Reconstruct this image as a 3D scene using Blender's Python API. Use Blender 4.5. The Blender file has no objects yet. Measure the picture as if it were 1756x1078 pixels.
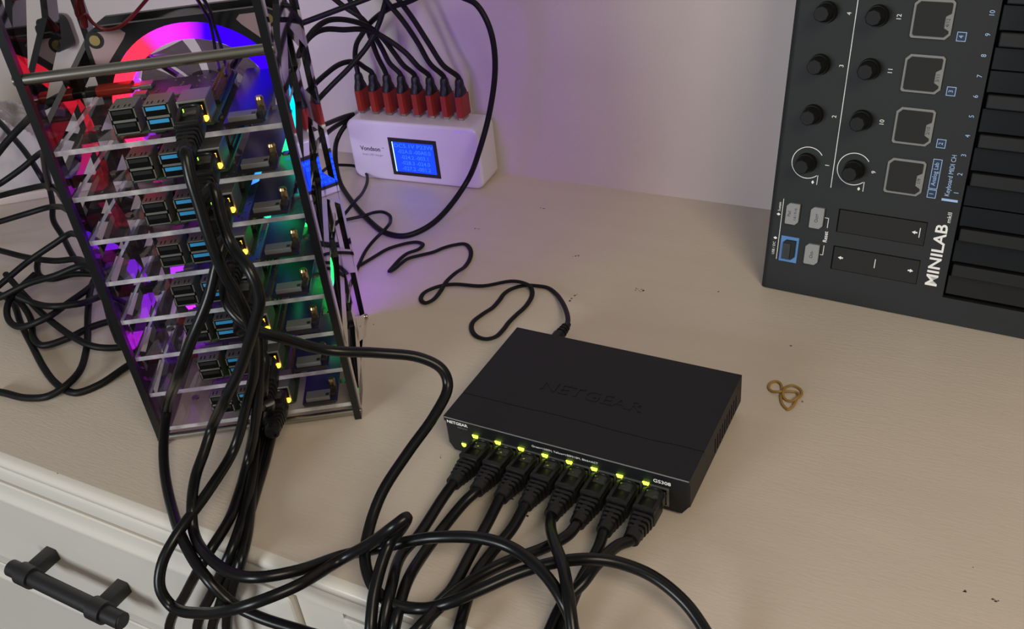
import bpy, bmesh, math, random
from mathutils import Vector, Matrix, Euler
C = bpy.context.scene.collection
SC = bpy.context.scene
S = 0.001                       # everything below is written in millimetres
PI = math.pi
random.seed(4)

# ------------------------------------------------------------------ camera, world, lights
W, H, FPX = 1756, 1078, 1637.51427
CAM = Vector((279.52819, -368.796735, 403.938194))
ROT = Euler((0.980203717, 0.0980843373, 0.475705918), 'XYZ').to_matrix()
cd = bpy.data.cameras.new('camera'); cam = bpy.data.objects.new('camera', cd); C.objects.link(cam)
cam.location = CAM * S; cam.rotation_euler = (0.980203717, 0.0980843373, 0.475705918)
cd.sensor_width = 36; cd.lens = FPX / W * 36; cd.clip_start = 0.01; cd.clip_end = 20
SC.camera = cam
SC.view_settings.view_transform = 'Standard'; SC.view_settings.look = 'None'
SC.view_settings.gamma = 1; SC.view_settings.use_curve_mapping = False
SC.view_settings.exposure = 0.0
SC.cycles.transparent_max_bounces = 40; SC.cycles.max_bounces = 14
w = bpy.data.worlds.new('room_air'); SC.world = w; w.use_nodes = True
w.node_tree.nodes['Background'].inputs[0].default_value = (0.92, 0.93, 1.0, 1)
w.node_tree.nodes['Background'].inputs[1].default_value = 0.13

def area_light(name, loc, target, sx, sy, power, col):
    d = bpy.data.lights.new(name, 'AREA'); d.shape = 'RECTANGLE'; d.size = sx; d.size_y = sy
    d.energy = power; d.color = col
    o = bpy.data.objects.new(name, d); C.objects.link(o); o.location = loc
    o.rotation_euler = (Vector(target) - Vector(loc)).to_track_quat('-Z', 'Y').to_euler()
    return o
area_light('window_light', (-0.45, -1.45, 0.42), (-0.05, 0, 0), 0.5, 0.45, 12.5, (0.90, 0.97, 1.0))
area_light('ceiling_lamp_light', (0.95, -0.75, 1.15), (0.25, 0.0, 0), 0.6, 0.6, 10.8, (1.0, 0.86, 0.64))

# ------------------------------------------------------------------ pixel rays -> points of the room
def ray(px, py):
    return ROT @ Vector(((px - W / 2) / FPX, -(py - H / 2) / FPX, -1.0))
def hit(px, py, q, n):
    d = ray(px, py); n = Vector(n)
    return CAM + d * ((Vector(q) - CAM).dot(n) / d.dot(n))
def at_z(px, py, z): return hit(px, py, (0, 0, z), (0, 0, 1))
def at_y(px, py, y): return hit(px, py, (0, y, 0), (0, 1, 0))
TO = Vector((-186.5353, -67.1397, 0)); TA = math.radians(32.61)
TU = Vector((math.cos(TA), math.sin(TA), 0)); TV = Vector((-math.sin(TA), math.cos(TA), 0))
def at_t(px, py, t): return hit(px, py, TO + TV * t, TV)
def at_s(px, py, s): return hit(px, py, TO + TU * s, TU)
def tl(s, t, z): return TO + TU * s + TV * t + Vector((0, 0, z))

def resolve(spec):
    """path points: (px, py, kind, value) or (px, py) = depth between its neighbours; ('L', s, t, z) tower, ('W', x, y, z) room"""
    P, pix = [], []
    for q in spec:
        if q[0] == 'L': p = tl(*q[1:])
        elif q[0] == 'W': p = Vector(q[1:])
        elif len(q) == 2: p = None
        else: p = {'z': at_z, 'y': at_y, 't': at_t, 's': at_s}[q[2]](q[0], q[1], q[3])
        P.append(p)
        if isinstance(q[0], str):
            c = ROT.inverted() @ (p - CAM); pix.append((W / 2 + FPX * c.x / -c.z, H / 2 - FPX * c.y / -c.z))
        else: pix.append(q[:2])
    dep = [None if p is None else -(ROT.inverted() @ (p - CAM)).z for p in P]
    arc = [0.0]
    for a, b in zip(pix, pix[1:]): arc.append(arc[-1] + math.hypot(a[0] - b[0], a[1] - b[1]) + 1e-6)
    known = [i for i, d in enumerate(dep) if d is not None]
    for i in range(len(P)):
        if P[i] is None:
            a = max([k for k in known if k < i], default=known[0]); b = min([k for k in known if k > i], default=known[-1])
            f = 0 if a == b else (arc[i] - arc[a]) / (arc[b] - arc[a])
            inv = (1 - f) / dep[a] + f / dep[b]
            P[i] = CAM + ray(*pix[i]) / inv
    return P

def smooth(P, n=6):
    if len(P) < 3: return P
    out = []
    for i in range(len(P) - 1):
        p0 = P[i - 1] if i else P[0] * 2 - P[1]; p1 = P[i]; p2 = P[i + 1]
        p3 = P[i + 2] if i + 2 < len(P) else P[-1] * 2 - P[-2]
        t0 = 0.0; t1 = t0 + max((p1 - p0).length, 1e-4) ** .5; t2 = t1 + max((p2 - p1).length, 1e-4) ** .5; t3 = t2 + max((p3 - p2).length, 1e-4) ** .5
        for k in range(n):
            t = t1 + (t2 - t1) * k / n
            a1 = p0 * ((t1 - t) / (t1 - t0)) + p1 * ((t - t0) / (t1 - t0))
            a2 = p1 * ((t2 - t) / (t2 - t1)) + p2 * ((t - t1) / (t2 - t1))
            a3 = p2 * ((t3 - t) / (t3 - t2)) + p3 * ((t - t2) / (t3 - t2))
            b1 = a1 * ((t2 - t) / (t2 - t0)) + a2 * ((t - t0) / (t2 - t0))
            b2 = a2 * ((t3 - t) / (t3 - t1)) + a3 * ((t - t1) / (t3 - t1))
            out.append(b1 * ((t2 - t) / (t2 - t1)) + b2 * ((t - t1) / (t2 - t1)))
    out.append(P[-1].copy()); return out

# ------------------------------------------------------------------ materials
def mat(name, col, rough=0.5, metal=0.0, noise=0.0, nscale=40.0, spec=0.5, bump=0.0, bscale=200.0, coat=0.0, stretch=(1, 1, 1)):
    m = bpy.data.materials.new(name); m.use_nodes = True; nt = m.node_tree; b = nt.nodes['Principled BSDF']
    b.inputs['Base Color'].default_value = (*col, 1); b.inputs['Roughness'].default_value = rough
    b.inputs['Metallic'].default_value = metal; b.inputs['Specular IOR Level'].default_value = spec
    b.inputs['Coat Weight'].default_value = coat; b.inputs['Coat Roughness'].default_value = 0.12
    tc = nt.nodes.new('ShaderNodeTexCoord'); mp = nt.nodes.new('ShaderNodeMapping'); mp.inputs['Scale'].default_value = stretch
    nt.links.new(tc.outputs['Object'], mp.inputs[0])
    nz = nt.nodes.new('ShaderNodeTexNoise'); nz.inputs['Scale'].default_value = nscale; nz.inputs['Detail'].default_value = 4
    nt.links.new(mp.outputs[0], nz.inputs['Vector'])
    mx = nt.nodes.new('ShaderNodeMix'); mx.data_type = 'RGBA'
    mx.inputs[6].default_value = (*[c * (1 - noise) for c in col], 1); mx.inputs[7].default_value = (*[min(1, c * (1 + noise)) for c in col], 1)
    nt.links.new(nz.outputs[0], mx.inputs[0]); nt.links.new(mx.outputs[2], b.inputs['Base Color'])
    if bump:
        n2 = nt.nodes.new('ShaderNodeTexNoise'); n2.inputs['Scale'].default_value = bscale; n2.inputs['Detail'].default_value = 6
        nt.links.new(mp.outputs[0], n2.inputs['Vector'])
        bp = nt.nodes.new('ShaderNodeBump'); bp.inputs['Strength'].default_value = bump; bp.inputs['Distance'].default_value = 0.0006
        nt.links.new(n2.outputs[0], bp.inputs['Height']); nt.links.new(bp.outputs[0], b.inputs['Normal'])
    return m
def emis(name, col, s):
    m = bpy.data.materials.new(name); m.use_nodes = True; nt = m.node_tree; nt.nodes.clear()
    e = nt.nodes.new('ShaderNodeEmission'); e.inputs[0].default_value = (*col, 1); e.inputs[1].default_value = s
    o = nt.nodes.new('ShaderNodeOutputMaterial'); nt.links.new(e.outputs[0], o.inputs[0]); return m
def acrylic(name, tint, refl=1.0, body=(0.5, 0.5, 0.5), bodyf=0.03, rough=0.03):
    """thin clear or tinted sheet: light passes through, the skin reflects by fresnel"""
    m = bpy.data.materials.new(name); m.use_nodes = True; nt = m.node_tree; nt.nodes.clear()
    tr = nt.nodes.new('ShaderNodeBsdfTransparent'); tr.inputs[0].default_value = (*tint, 1)
    df = nt.nodes.new('ShaderNodeBsdfDiffuse'); df.inputs[0].default_value = (*body, 1)
    gl = nt.nodes.new('ShaderNodeBsdfGlossy'); gl.inputs['Roughness'].default_value = rough; gl.inputs[0].default_value = (1, 1, 1, 1)
    fr = nt.nodes.new('ShaderNodeFresnel'); fr.inputs[0].default_value = 1.49
    ml = nt.nodes.new('ShaderNodeMath'); ml.operation = 'MULTIPLY'; ml.inputs[1].default_value = refl
    gm = nt.nodes.new('ShaderNodeNewGeometry'); fb = nt.nodes.new('ShaderNodeMath'); fb.operation = 'SUBTRACT'; fb.inputs[0].default_value = 1
    nt.links.new(gm.outputs['Backfacing'], fb.inputs[1])           # the skin of a sheet reflects on its outside only
    m0 = nt.nodes.new('ShaderNodeMath'); m0.operation = 'MULTIPLY'; nt.links.new(fr.outputs[0], m0.inputs[0]); nt.links.new(fb.outputs[0], m0.inputs[1])
    nt.links.new(m0.outputs[0], ml.inputs[0])
    m1 = nt.nodes.new('ShaderNodeMixShader'); m1.inputs[0].default_value = bodyf
    m2 = nt.nodes.new('ShaderNodeMixShader'); o = nt.nodes.new('ShaderNodeOutputMaterial')
    nt.links.new(tr.outputs[0], m1.inputs[1]); nt.links.new(df.outputs[0], m1.inputs[2])
    nt.links.new(ml.outputs[0], m2.inputs[0]); nt.links.new(m1.outputs[0], m2.inputs[1]); nt.links.new(gl.outputs[0], m2.inputs[2])
    nt.links.new(m2.outputs[0], o.inputs[0]); return m
def frosted(name, col):
    m = bpy.data.materials.new(name); m.use_nodes = True; nt = m.node_tree; nt.nodes.clear()
    df = nt.nodes.new('ShaderNodeBsdfDiffuse'); df.inputs[0].default_value = (*col, 1)
    tl_ = nt.nodes.new('ShaderNodeBsdfTranslucent'); nz = nt.nodes.new('ShaderNodeTexNoise'); nz.inputs['Scale'].default_value = 90
    tc = nt.nodes.new('ShaderNodeTexCoord'); nt.links.new(tc.outputs['Object'], nz.inputs['Vector'])
    rp = nt.nodes.new('ShaderNodeValToRGB'); rp.color_ramp.elements[0].position = .35; rp.color_ramp.elements[1].position = .65
    rp.color_ramp.elements[0].color = (*[c * .55 for c in col], 1); rp.color_ramp.elements[1].color = (*[min(1, c * 1.1) for c in col], 1)
    nt.links.new(nz.outputs[0], rp.inputs[0]); nt.links.new(rp.outputs[0], tl_.inputs[0]); nt.links.new(rp.outputs[0], df.inputs[0])
    gl = nt.nodes.new('ShaderNodeBsdfGlossy'); gl.inputs['Roughness'].default_value = .25
    a = nt.nodes.new('ShaderNodeMixShader'); a.inputs[0].default_value = .5
    b = nt.nodes.new('ShaderNodeMixShader'); b.inputs[0].default_value = .12; o = nt.nodes.new('ShaderNodeOutputMaterial')
    nt.links.new(df.outputs[0], a.inputs[1]); nt.links.new(tl_.outputs[0], a.inputs[2])
    nt.links.new(a.outputs[0], b.inputs[1]); nt.links.new(gl.outputs[0], b.inputs[2]); nt.links.new(b.outputs[0], o.inputs[0]); return m
def ring_mat(name, stops, strength):
    """light of an RGB fan ring: the colour runs round the ring (angle in the fan's own x-z plane)"""
    m = bpy.data.materials.new(name); m.use_nodes = True; nt = m.node_tree; nt.nodes.clear()
    tc = nt.nodes.new('ShaderNodeTexCoord'); sp = nt.nodes.new('ShaderNodeSeparateXYZ'); nt.links.new(tc.outputs['Object'], sp.inputs[0])
    an = nt.nodes.new('ShaderNodeMath'); an.operation = 'ARCTAN2'; nt.links.new(sp.outputs[2], an.inputs[0]); nt.links.new(sp.outputs[0], an.inputs[1])
    mr = nt.nodes.new('ShaderNodeMapRange'); mr.inputs[1].default_value = -PI; mr.inputs[2].default_value = PI
    nt.links.new(an.outputs[0], mr.inputs[0])
    rp = nt.nodes.new('ShaderNodeValToRGB'); el = rp.color_ramp.elements
    el[0].position = (stops[0][0] + 180) / 360; el[0].color = (*stops[0][1], 1); el[1].position = (stops[-1][0] + 180) / 360; el[1].color = (*stops[-1][1], 1)
    for a, c in stops[1:-1]:
        e = el.new((a + 180) / 360); e.color = (*c, 1)
    nt.links.new(mr.outputs[0], rp.inputs[0])
    e = nt.nodes.new('ShaderNodeEmission'); nt.links.new(rp.outputs[0], e.inputs[0]); e.inputs[1].default_value = strength
    o = nt.nodes.new('ShaderNodeOutputMaterial'); nt.links.new(e.outputs[0], o.inputs[0]); return m

M = dict(
    paint=mat('cream_paint', (0.62, 0.54, 0.455), 0.36, noise=0.05, nscale=9, bump=0.26, bscale=110, stretch=(1, 6, 1)),
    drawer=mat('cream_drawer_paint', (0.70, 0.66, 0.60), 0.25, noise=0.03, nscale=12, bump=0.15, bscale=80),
    wallp=mat('pale_wall_paint', (0.62, 0.55, 0.52), 0.7, noise=0.03, nscale=5, bump=0.3, bscale=350),
    chip=mat('dark_chipped_paint', (0.07, 0.05, 0.04), 0.8, noise=0.3),
    floor=mat('brown_floorboards', (0.12, 0.08, 0.05), 0.6, noise=0.25, nscale=4, stretch=(8, 1, 1)),
    iron=mat('black_powdercoat', (0.016, 0.015, 0.016), 0.42, noise=0.15, bump=0.1),
    rubber=mat('black_cable_jacket', (0.005, 0.005, 0.0055), 0.3, noise=0.2, nscale=25, spec=0.35),
    boot=mat('black_rubber_boot', (0.009, 0.009, 0.010), 0.42, noise=0.15, spec=0.4),
    softcable=mat('matt_black_usb_cable', (0.005, 0.005, 0.0055), 0.5, noise=0.2, spec=0.25),
    red=mat('red_anodised_housing', (0.33, 0.035, 0.02), 0.38, metal=0.35, noise=0.08),
    steel=mat('brushed_steel', (0.42, 0.39, 0.33), 0.28, metal=1.0, noise=0.08, nscale=80),
    tin=mat('tin_connector_shell', (0.25, 0.245, 0.225), 0.42, metal=0.7, noise=0.08, nscale=150),
    brass=mat('brass_standoff', (0.7, 0.5, 0.25), 0.3, metal=1.0, noise=0.1),
    black=mat('black_plastic', (0.012, 0.012, 0.013), 0.4, noise=0.1),
    hole=mat('dark_socket_interior', (0.003, 0.003, 0.003), 0.8, spec=0.1),
    usb3=mat('blue_socket_tongue', (0.03, 0.3, 0.62), 0.45, noise=0.05),
    pcb=mat('green_circuit_board', (0.02, 0.045, 0.015), 0.45, noise=0.35, nscale=350),
    pcbdark=mat('navy_circuit_board', (0.02, 0.02, 0.09), 0.22, noise=0.1, nscale=300),
    gold=mat('gilt_header_pins', (0.75, 0.55, 0.22), 0.3, metal=1),
    greychip=mat('grey_card_shell', (0.2, 0.2, 0.21), 0.4, metal=0.3, noise=0.05),
    white=mat('glossy_white_plastic', (0.72, 0.70, 0.72), 0.22, noise=0.02, coat=0.6),
    print_dark=mat('dark_print', (0.03, 0.03, 0.05), 0.6),
    print_grey=mat('grey_print', (0.22, 0.2, 0.27), 0.6),
    print_white=mat('white_print', (0.97, 0.97, 0.97), 0.6),
    print_blue=mat('light_blue_print', (0.40, 0.60, 0.95), 0.6),
    navy=mat('navy_print', (0.012, 0.025, 0.07), 0.6),
    bluekey=mat('sky_blue_key_surround', (0.10, 0.27, 0.62), 0.6),
    case=mat('black_switch_case', (0.0075, 0.008, 0.0105), 0.5, spec=0.35, noise=0.1, bump=0.08, bscale=900),
    casetop=mat('charcoal_switch_front', (0.008, 0.008, 0.010), 0.4, noise=0.08),
    kb=mat('charcoal_keyboard_case', (0.0175, 0.0195, 0.021), 0.6, spec=0.35, noise=0.06, bump=0.08, bscale=900),
    knob=mat('black_rubber_knob', (0.006, 0.006, 0.006), 0.6, noise=0.1, spec=0.3),
    pad=mat('dark_drum_pad', (0.0085, 0.0085, 0.0085), 0.7, noise=0.06),
    padrim=mat('grey_pad_rim', (0.24, 0.237, 0.232), 0.55, noise=0.05),
    button=mat('grey_rubber_button', (0.3, 0.3, 0.31), 0.55, noise=0.04),
    gloss=mat('glossy_black_key', (0.011, 0.0125, 0.015), 0.14, noise=0.1, spec=0.5),
    matte=mat('matt_black_key', (0.008, 0.008, 0.0085), 0.5, spec=0.3, noise=0.1),
    band=mat('tan_rubber_band', (0.36, 0.21, 0.05), 0.5, noise=0.1),
    cloth=mat('crumpled_white_cloth', (0.42, 0.39, 0.38), 0.9, noise=0.3, nscale=60, bump=0.8, bscale=120),
    card=mat('cream_board', (0.6, 0.53, 0.46), 0.6, noise=0.04),
    wire=mat('red_fan_wire', (0.13, 0.012, 0.015), 0.4, noise=0.1),
    fanframe=mat('black_fan_frame', (0.012, 0.012, 0.013), 0.35, noise=0.1),
    amber=emis('amber_port_light', (1.0, 0.45, 0.03), 6), green=emis('green_port_light', (0.3, 1.0, 0.06), 5),
    lime=emis('lime_port_light', (0.62, 1.0, 0.04), 5), screen=emis('blue_screen_light', (0.01, 0.05, 1.0), 1.5),
    screentxt=emis('pale_screen_digits', (0.03, 0.14, 1.0), 1.6), screenedge=emis('white_screen_edge', (0.6, 0.9, 1.0), 1.5),
    statusled=emis('violet_charger_lamp', (0.35, 0.2, 1.0), 1.0),
    clear=acrylic('clear_acrylic', (0.96, 0.95, 0.97), 1.0, (0.7, 0.68, 0.75), 0.02, 0.02),
    edge=frosted('cut_acrylic_edge', (0.95, 0.93, 1.0)),
    smoke=acrylic('smoked_acrylic', (0.14, 0.13, 0.14), 1.5, (0.02, 0.018, 0.02), 0.25, 0.03),
    smokeout=acrylic('smoked_acrylic_boosted', (0.14, 0.13, 0.14), 2.0, (0.02, 0.018, 0.02), 0.3, 0.03),  # same acrylic as the left panel, sheen strengthened to pale the right one
    smokedge=mat('black_acrylic_edge', (0.006, 0.006, 0.007), 0.3),
    blade=acrylic('frosted_fan_blade', (0.50, 0.47, 0.49), 0.2, (0.08, 0.08, 0.085), 0.15, 0.3),
    clearplug=acrylic('clear_plug_plastic', (0.6, 0.62, 0.55), 1.0, (0.3, 0.3, 0.28), 0.2, 0.1),
    padpink=acrylic('frosted_silicone_pad', (0.7, 0.6, 0.62), 0.4, (0.6, 0.42, 0.46), 0.6, 0.3),
)

# ------------------------------------------------------------------ mesh helpers (mm in, metres out)
class MB:
    def __init__(s): s.bm = bmesh.new(); s.m = Matrix.Identity(4)
    def v(s, p): return s.bm.verts.new(s.m @ Vector(p))
    def box(s, x0, x1, y0, y1, z0, z1, bev=0.0, seg=2):
        vs = [s.v((x, y, z)) for z in (z0, z1) for y in (y0, y1) for x in (x0, x1)]
        fs = [s.bm.faces.new([vs[i] for i in f]) for f in ((0, 2, 3, 1), (4, 5, 7, 6), (0, 1, 5, 4), (2, 6, 7, 3), (0, 4, 6, 2), (1, 3, 7, 5))]
        if bev:
            es = list({e for f in fs for e in f.edges})
            bmesh.ops.bevel(s.bm, geom=es, offset=bev, segments=seg, affect='EDGES', profile=0.5)
        return s
    def prism(s, poly, a, b, axis='z', mi=None):
        """2D polygon extruded between a and b along an axis; poly coordinates are the two other axes in order"""
        def P(u, w_, h): return {'z': (u, w_, h), 'y': (u, h, w_), 'x': (h, u, w_)}[axis]
        lo = [s.v(P(u, w_, a)) for u, w_ in poly]; hi = [s.v(P(u, w_, b)) for u, w_ in poly]
        fs = [s.bm.faces.new(lo), s.bm.faces.new(hi)]; n = len(poly); side = []
        for i in range(n): side.append(s.bm.faces.new([lo[i], lo[(i + 1) % n], hi[(i + 1) % n], hi[i]]))
        if mi is not None:
            for f in side: f.material_index = mi
        return s
    def cyl(s, p0, p1, r0, r1=None, n=20, cap=True, sq=1.0):
        r1 = r0 if r1 is None else r1
        p0 = Vector(p0); p1 = Vector(p1); d = (p1 - p0).normalized()
        a = Vector((0, 0, 1)) if abs(d.z) < .9 else Vector((1, 0, 0)); a = (a - d * a.dot(d)).normalized(); b = d.cross(a)
        ring = []
        for p, r in ((p0, r0), (p1, r1)):
            ring.append([s.v(p + a * (math.cos(2 * PI * k / n) * r * sq) + b * (math.sin(2 * PI * k / n) * r)) for k in range(n)])
        for k in range(n): s.bm.faces.new([ring[0][k], ring[0][(k + 1) % n], ring[1][(k + 1) % n], ring[1][k]])
        if cap: s.bm.faces.new(ring[0][::-1]); s.bm.faces.new(ring[1])
        return s
    def tube(s, P, r, n=12, ry=None, up=None, closed=False):
        ry = r if ry is None else ry; P = [Vector(p) for p in P]; rings = []
        T = [((P[min(i + 1, len(P) - 1)] - P[max(i - 1, 0)])).normalized() for i in range(len(P))]
        a = Vector(up) if up else (Vector((0, 0, 1)) if abs(T[0].z) < .9 else Vector((1, 0, 0)))
        for i, p in enumerate(P):
            d = T[i]
            if up: a = Vector(up)
            a = a - d * a.dot(d); a = a.normalized() if a.length > 1e-6 else Vector((1, 0, 0)); b = d.cross(a)
            rings.append([s.v(p + a * (math.cos(2 * PI * k / n) * ry) + b * (math.sin(2 * PI * k / n) * r)) for k in range(n)])
        m_ = len(rings)
        for i in range(m_ if closed else m_ - 1):
            A = rings[i]; B = rings[(i + 1) % m_]
            for k in range(n): s.bm.faces.new([A[k], A[(k + 1) % n], B[(k + 1) % n], B[k]])
        if not closed: s.bm.faces.new(rings[0][::-1]); s.bm.faces.new(rings[-1])
        return s
    def annulus(s, c, r0, r1, y0, y1, n=64, a0=0, a1=2 * PI):
        """flat ring round the y axis"""
        full = abs(a1 - a0 - 2 * PI) < 1e-6; N = n if full else n + 1; g = []
        for k in range(N):
            a = a0 + (a1 - a0) * k / n; ca, sa = math.cos(a), math.sin(a)
            g.append([s.v((c[0] + r * ca, y, c[2] + r * sa)) for r, y in ((r0, y0), (r1, y0), (r1, y1), (r0, y1))])
        for k in range(n):
            A = g[k]; B = g[(k + 1) % N]
            for i in range(4): s.bm.faces.new([A[i], A[(i + 1) % 4], B[(i + 1) % 4], B[i]])
        if not full: s.bm.faces.new(g[0]); s.bm.faces.new(g[-1][::-1])
        return s
    def build(s, name, m, parent=None, smooth_=False):
        bmesh.ops.recalc_face_normals(s.bm, faces=s.bm.faces)
        bmesh.ops.scale(s.bm, vec=(S, S, S), verts=s.bm.verts)
        me = bpy.data.meshes.new(name); s.bm.to_mesh(me); s.bm.free()
        for x in (m if isinstance(m, list) else [m]): me.materials.append(x)
        if smooth_:
            for p in me.polygons: p.use_smooth = True
            try: me.set_sharp_from_angle(angle=math.radians(38))
            except Exception: pass
        o = bpy.data.objects.new(name, me); C.objects.link(o); o.parent = parent
        return o
def rrect(x0, x1, y0, y1, r, n=5):
    out = []
    for cx, cy, a in ((x1 - r, y1 - r, 0), (x0 + r, y1 - r, 90), (x0 + r, y0 + r, 180), (x1 - r, y0 + r, 270)):
        for k in range(n + 1):
            t = math.radians(a + 90 * k / n); out.append((cx + r * math.cos(t), cy + r * math.sin(t)))
    return out
def empty(name, loc, rz=0.0, mtx=None):
    o = bpy.data.objects.new(name, None); C.objects.link(o); o.empty_display_size = 0.01
    if mtx is not None: o.matrix_world = mtx
    else: o.location = Vector(loc) * S; o.rotation_euler = (0, 0, rz)
    return o
def tag(o, label, cat, group=None, kind=None):
    o['label'] = label; o['category'] = cat
    if group: o['group'] = group
    if kind: o['kind'] = kind
    return o
def struct(o): o['kind'] = 'structure'; return o
def copy_tree(o, parent=None):
    c = o.copy(); C.objects.link(c); c.parent = parent
    for ch in [x for x in bpy.data.objects if x.parent == o]: copy_tree(ch, c)
    return c
def text(name, s, size, m, parent, mtx, ext=0.05, bold=0.0, ax='CENTER', sx=1.0, shear=0.0):
    cu = bpy.data.curves.new('t', 'FONT'); cu.body = s; cu.size = size * S; cu.extrude = ext * S; cu.align_x = ax; cu.align_y = 'CENTER'
    cu.offset = bold * S; cu.resolution_u = 3; cu.shear = shear
    t = bpy.data.objects.new('t', cu); C.objects.link(t); dg = bpy.context.evaluated_depsgraph_get(); dg.update()
    me = bpy.data.meshes.new_from_object(t.evaluated_get(dg)); bpy.data.objects.remove(t); bpy.data.curves.remove(cu)
    mm = mtx.copy(); mm.translation = mm.translation * S
    me.transform(mm @ Matrix.Diagonal((sx, 1, 1, 1))); me.materials.clear(); me.materials.append(m); me.name = name
    o = bpy.data.objects.new(name, me); C.objects.link(o); o.parent = parent; return o
def frame(o, x, y, z):
    m = Matrix((x, y, z)).transposed().to_4x4(); m.translation = Vector(o); return m
ORD = ['topmost', 'second', 'third', 'fourth', 'fifth', 'sixth', 'seventh', 'lowest']

# ------------------------------------------------------------------ wall, floor
struct(MB().box(-1500, 1500, 369, 420, -800, 1400).build('wall_back', M['wallp']))
struct(MB().box(-1500, 1500, -1500, 369, -840, -800).build('floor', M['floor']))

# ------------------------------------------------------------------ dresser
dr = empty('dresser', (0, 0, -800))
tag(dr, 'cream painted wooden dresser with dark scuffs on its top, carrying everything', 'dresser')
def D(mb, name, m, parent=dr, sm=False):
    o = mb.build(name, m, parent, sm)
    if parent is dr: o.location = (0, 0, 0.8)
    return o
prof = [(369, 0), (-113, 0), (-113, -23.4), (369, -23.6)]
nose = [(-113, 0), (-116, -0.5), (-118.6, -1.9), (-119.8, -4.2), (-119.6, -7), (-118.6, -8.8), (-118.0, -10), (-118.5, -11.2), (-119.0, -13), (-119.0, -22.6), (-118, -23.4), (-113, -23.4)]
D(MB().prism(prof, -1000, 900, 'x'), 'desktop', M['paint'])
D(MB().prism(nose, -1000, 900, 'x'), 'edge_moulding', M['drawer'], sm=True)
top = [o for o in bpy.data.objects if o.name == 'desktop'][0]
# carcass below the top
D(MB().box(-1000, 900, -60, 369, -790, -23.8).box(-42.5, -9, -114.5, -103, -790, -23.8), 'cabinet_body', M['drawer'])
def drawer_front(x0, x1, z0, z1, name='drawer'):
    mb = MB()
    rings = [(0, -100), (0, -118.2), (.8, -119.2), (8, -119.5), (12.0, -120.6), (13.8, -121.8), (15.2, -122.2), (17, -122.1), (20.5, -121.8)]
    g = []
    for ins, y in rings:
        g.append([mb.v((x, y, z)) for x, z in rrect(x0 + ins, x1 - ins, z0 + ins, z1 - ins, 6 + ins * .3, 5)])
    n = len(g[0])
    for A, B in zip(g, g[1:]):
        for k in range(n): mb.bm.faces.new([A[k], A[(k + 1) % n], B[(k + 1) % n], B[k]])
    mb.bm.faces.new(g[-1]); mb.bm.faces.new(g[0][::-1])
    return D(mb, name, M['drawer'], sm=True)
d1 = drawer_front(-470, -44, -134.4, -27.0)
drawer_front(-470, -44, -260, -137.4)
drawer_front(-7, 420, -134.4, -27.0)
drawer_front(-7, 420, -260, -137.4)
# bar handle
hx, hz, hy = (-271.5, -201.5), -82, -144.5
hb = MB().cyl((-289, hy, -81.5), (-179.5, hy, -86.5), 6.0, n=32)
bmesh.ops.bevel(hb.bm, geom=[e for e in hb.bm.edges if len([f for f in e.link_faces if len(f.verts) > 4]) == 1], offset=1.0, segments=3, affect='EDGES')
hnd = hb.build('drawer_handle', M['iron'], d1, True)
for x in hx:
    zc = -81.5 - 5 * (x + 289) / 109.5
    mb = MB(); mb.box(x - 5, x + 5, hy + 2, -121.4, zc - 5, zc + 5, 0.8); mb.cyl((x - 6, hy, zc + .2), (x + 6, hy, zc - .2), 8.0, n=28)
    mb.build('handle_post', M['iron'], hnd, True)
# chips and scuffs in the paint
def blot(px, py, w_, h_, n=4):
    mb = MB(); c = at_z(px, py, 0)
    for _ in range(n):
        x = c.x + random.uniform(-1, 1) * w_; y = c.y + random.uniform(-1, 1) * h_; r = random.uniform(.25, .75)
        mb.prism([(x + math.cos(a) * r * random.uniform(.6, 1.6), y + math.sin(a) * r * random.uniform(.6, 1.2)) for a in [k * PI / 3.5 for k in range(7)]], 0.0, 0.06)
    o = mb.build('paint_chip', M['chip'], top)
for a in [(987, 438, 3, 2.5, 7), (1097, 497, 3.5, 2, 10), (985, 508, 1, 4, 5), (978, 517, 1, 2, 3), (900, 884, 2, .6, 3), (880, 857, .6, .6, 1), (930, 357, 2.5, .6, 5), (1654, 1014, 1.6, .5, 3),
          (1706, 1029, 1.6, .5, 3), (1669, 972, .7, .2, 1), (959, 563, .5, .5, 1), (756, 783, 1, 1.2, 3), (1375, 688, .5, 1, 2), (640, 556, .4, .3, 1), (1230, 500, 1.5, 1, 2), (455, 765, .3, 1, 1), (820, 390, 3, 3, 4), (100, 812, 1, .5, 1), (1355, 592, 1, .4, 1)]:
    blot(*a)

# ------------------------------------------------------------------ rubber band
pts = [(640,740),(560,660),(530,560),(535,480),(545,400),(520,330),(450,300),(370,330),(345,400),(390,450),(500,460),(640,452),(760,468),(808,505),(760,570),(700,605),(620,590),(572,540),(562,470),(600,400),(700,365),(800,400),(852,460),(840,520),(780,570),(740,650),(690,712)]
zz = [1.0]*9 + [1.2,2.6,1.6,1.0,1.6,2.6,1.4,1.0,1.4,2.8,2.2,1.0,1.0,1.0,1.2,1.4,1.4,1.0]
bp = [at_z(1280 + x / 8.98, 620 + y / 8.98, z) for (x, y), z in zip(pts, zz)]
sp = smooth(bp + [bp[0]], 6)[:-1]
tag(MB().tube(sp, 0.85, 8, closed=True).build('rubber_band', M['band'], None, True), 'tan rubber band curled in loops on the bare cream top', 'rubber band')

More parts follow.
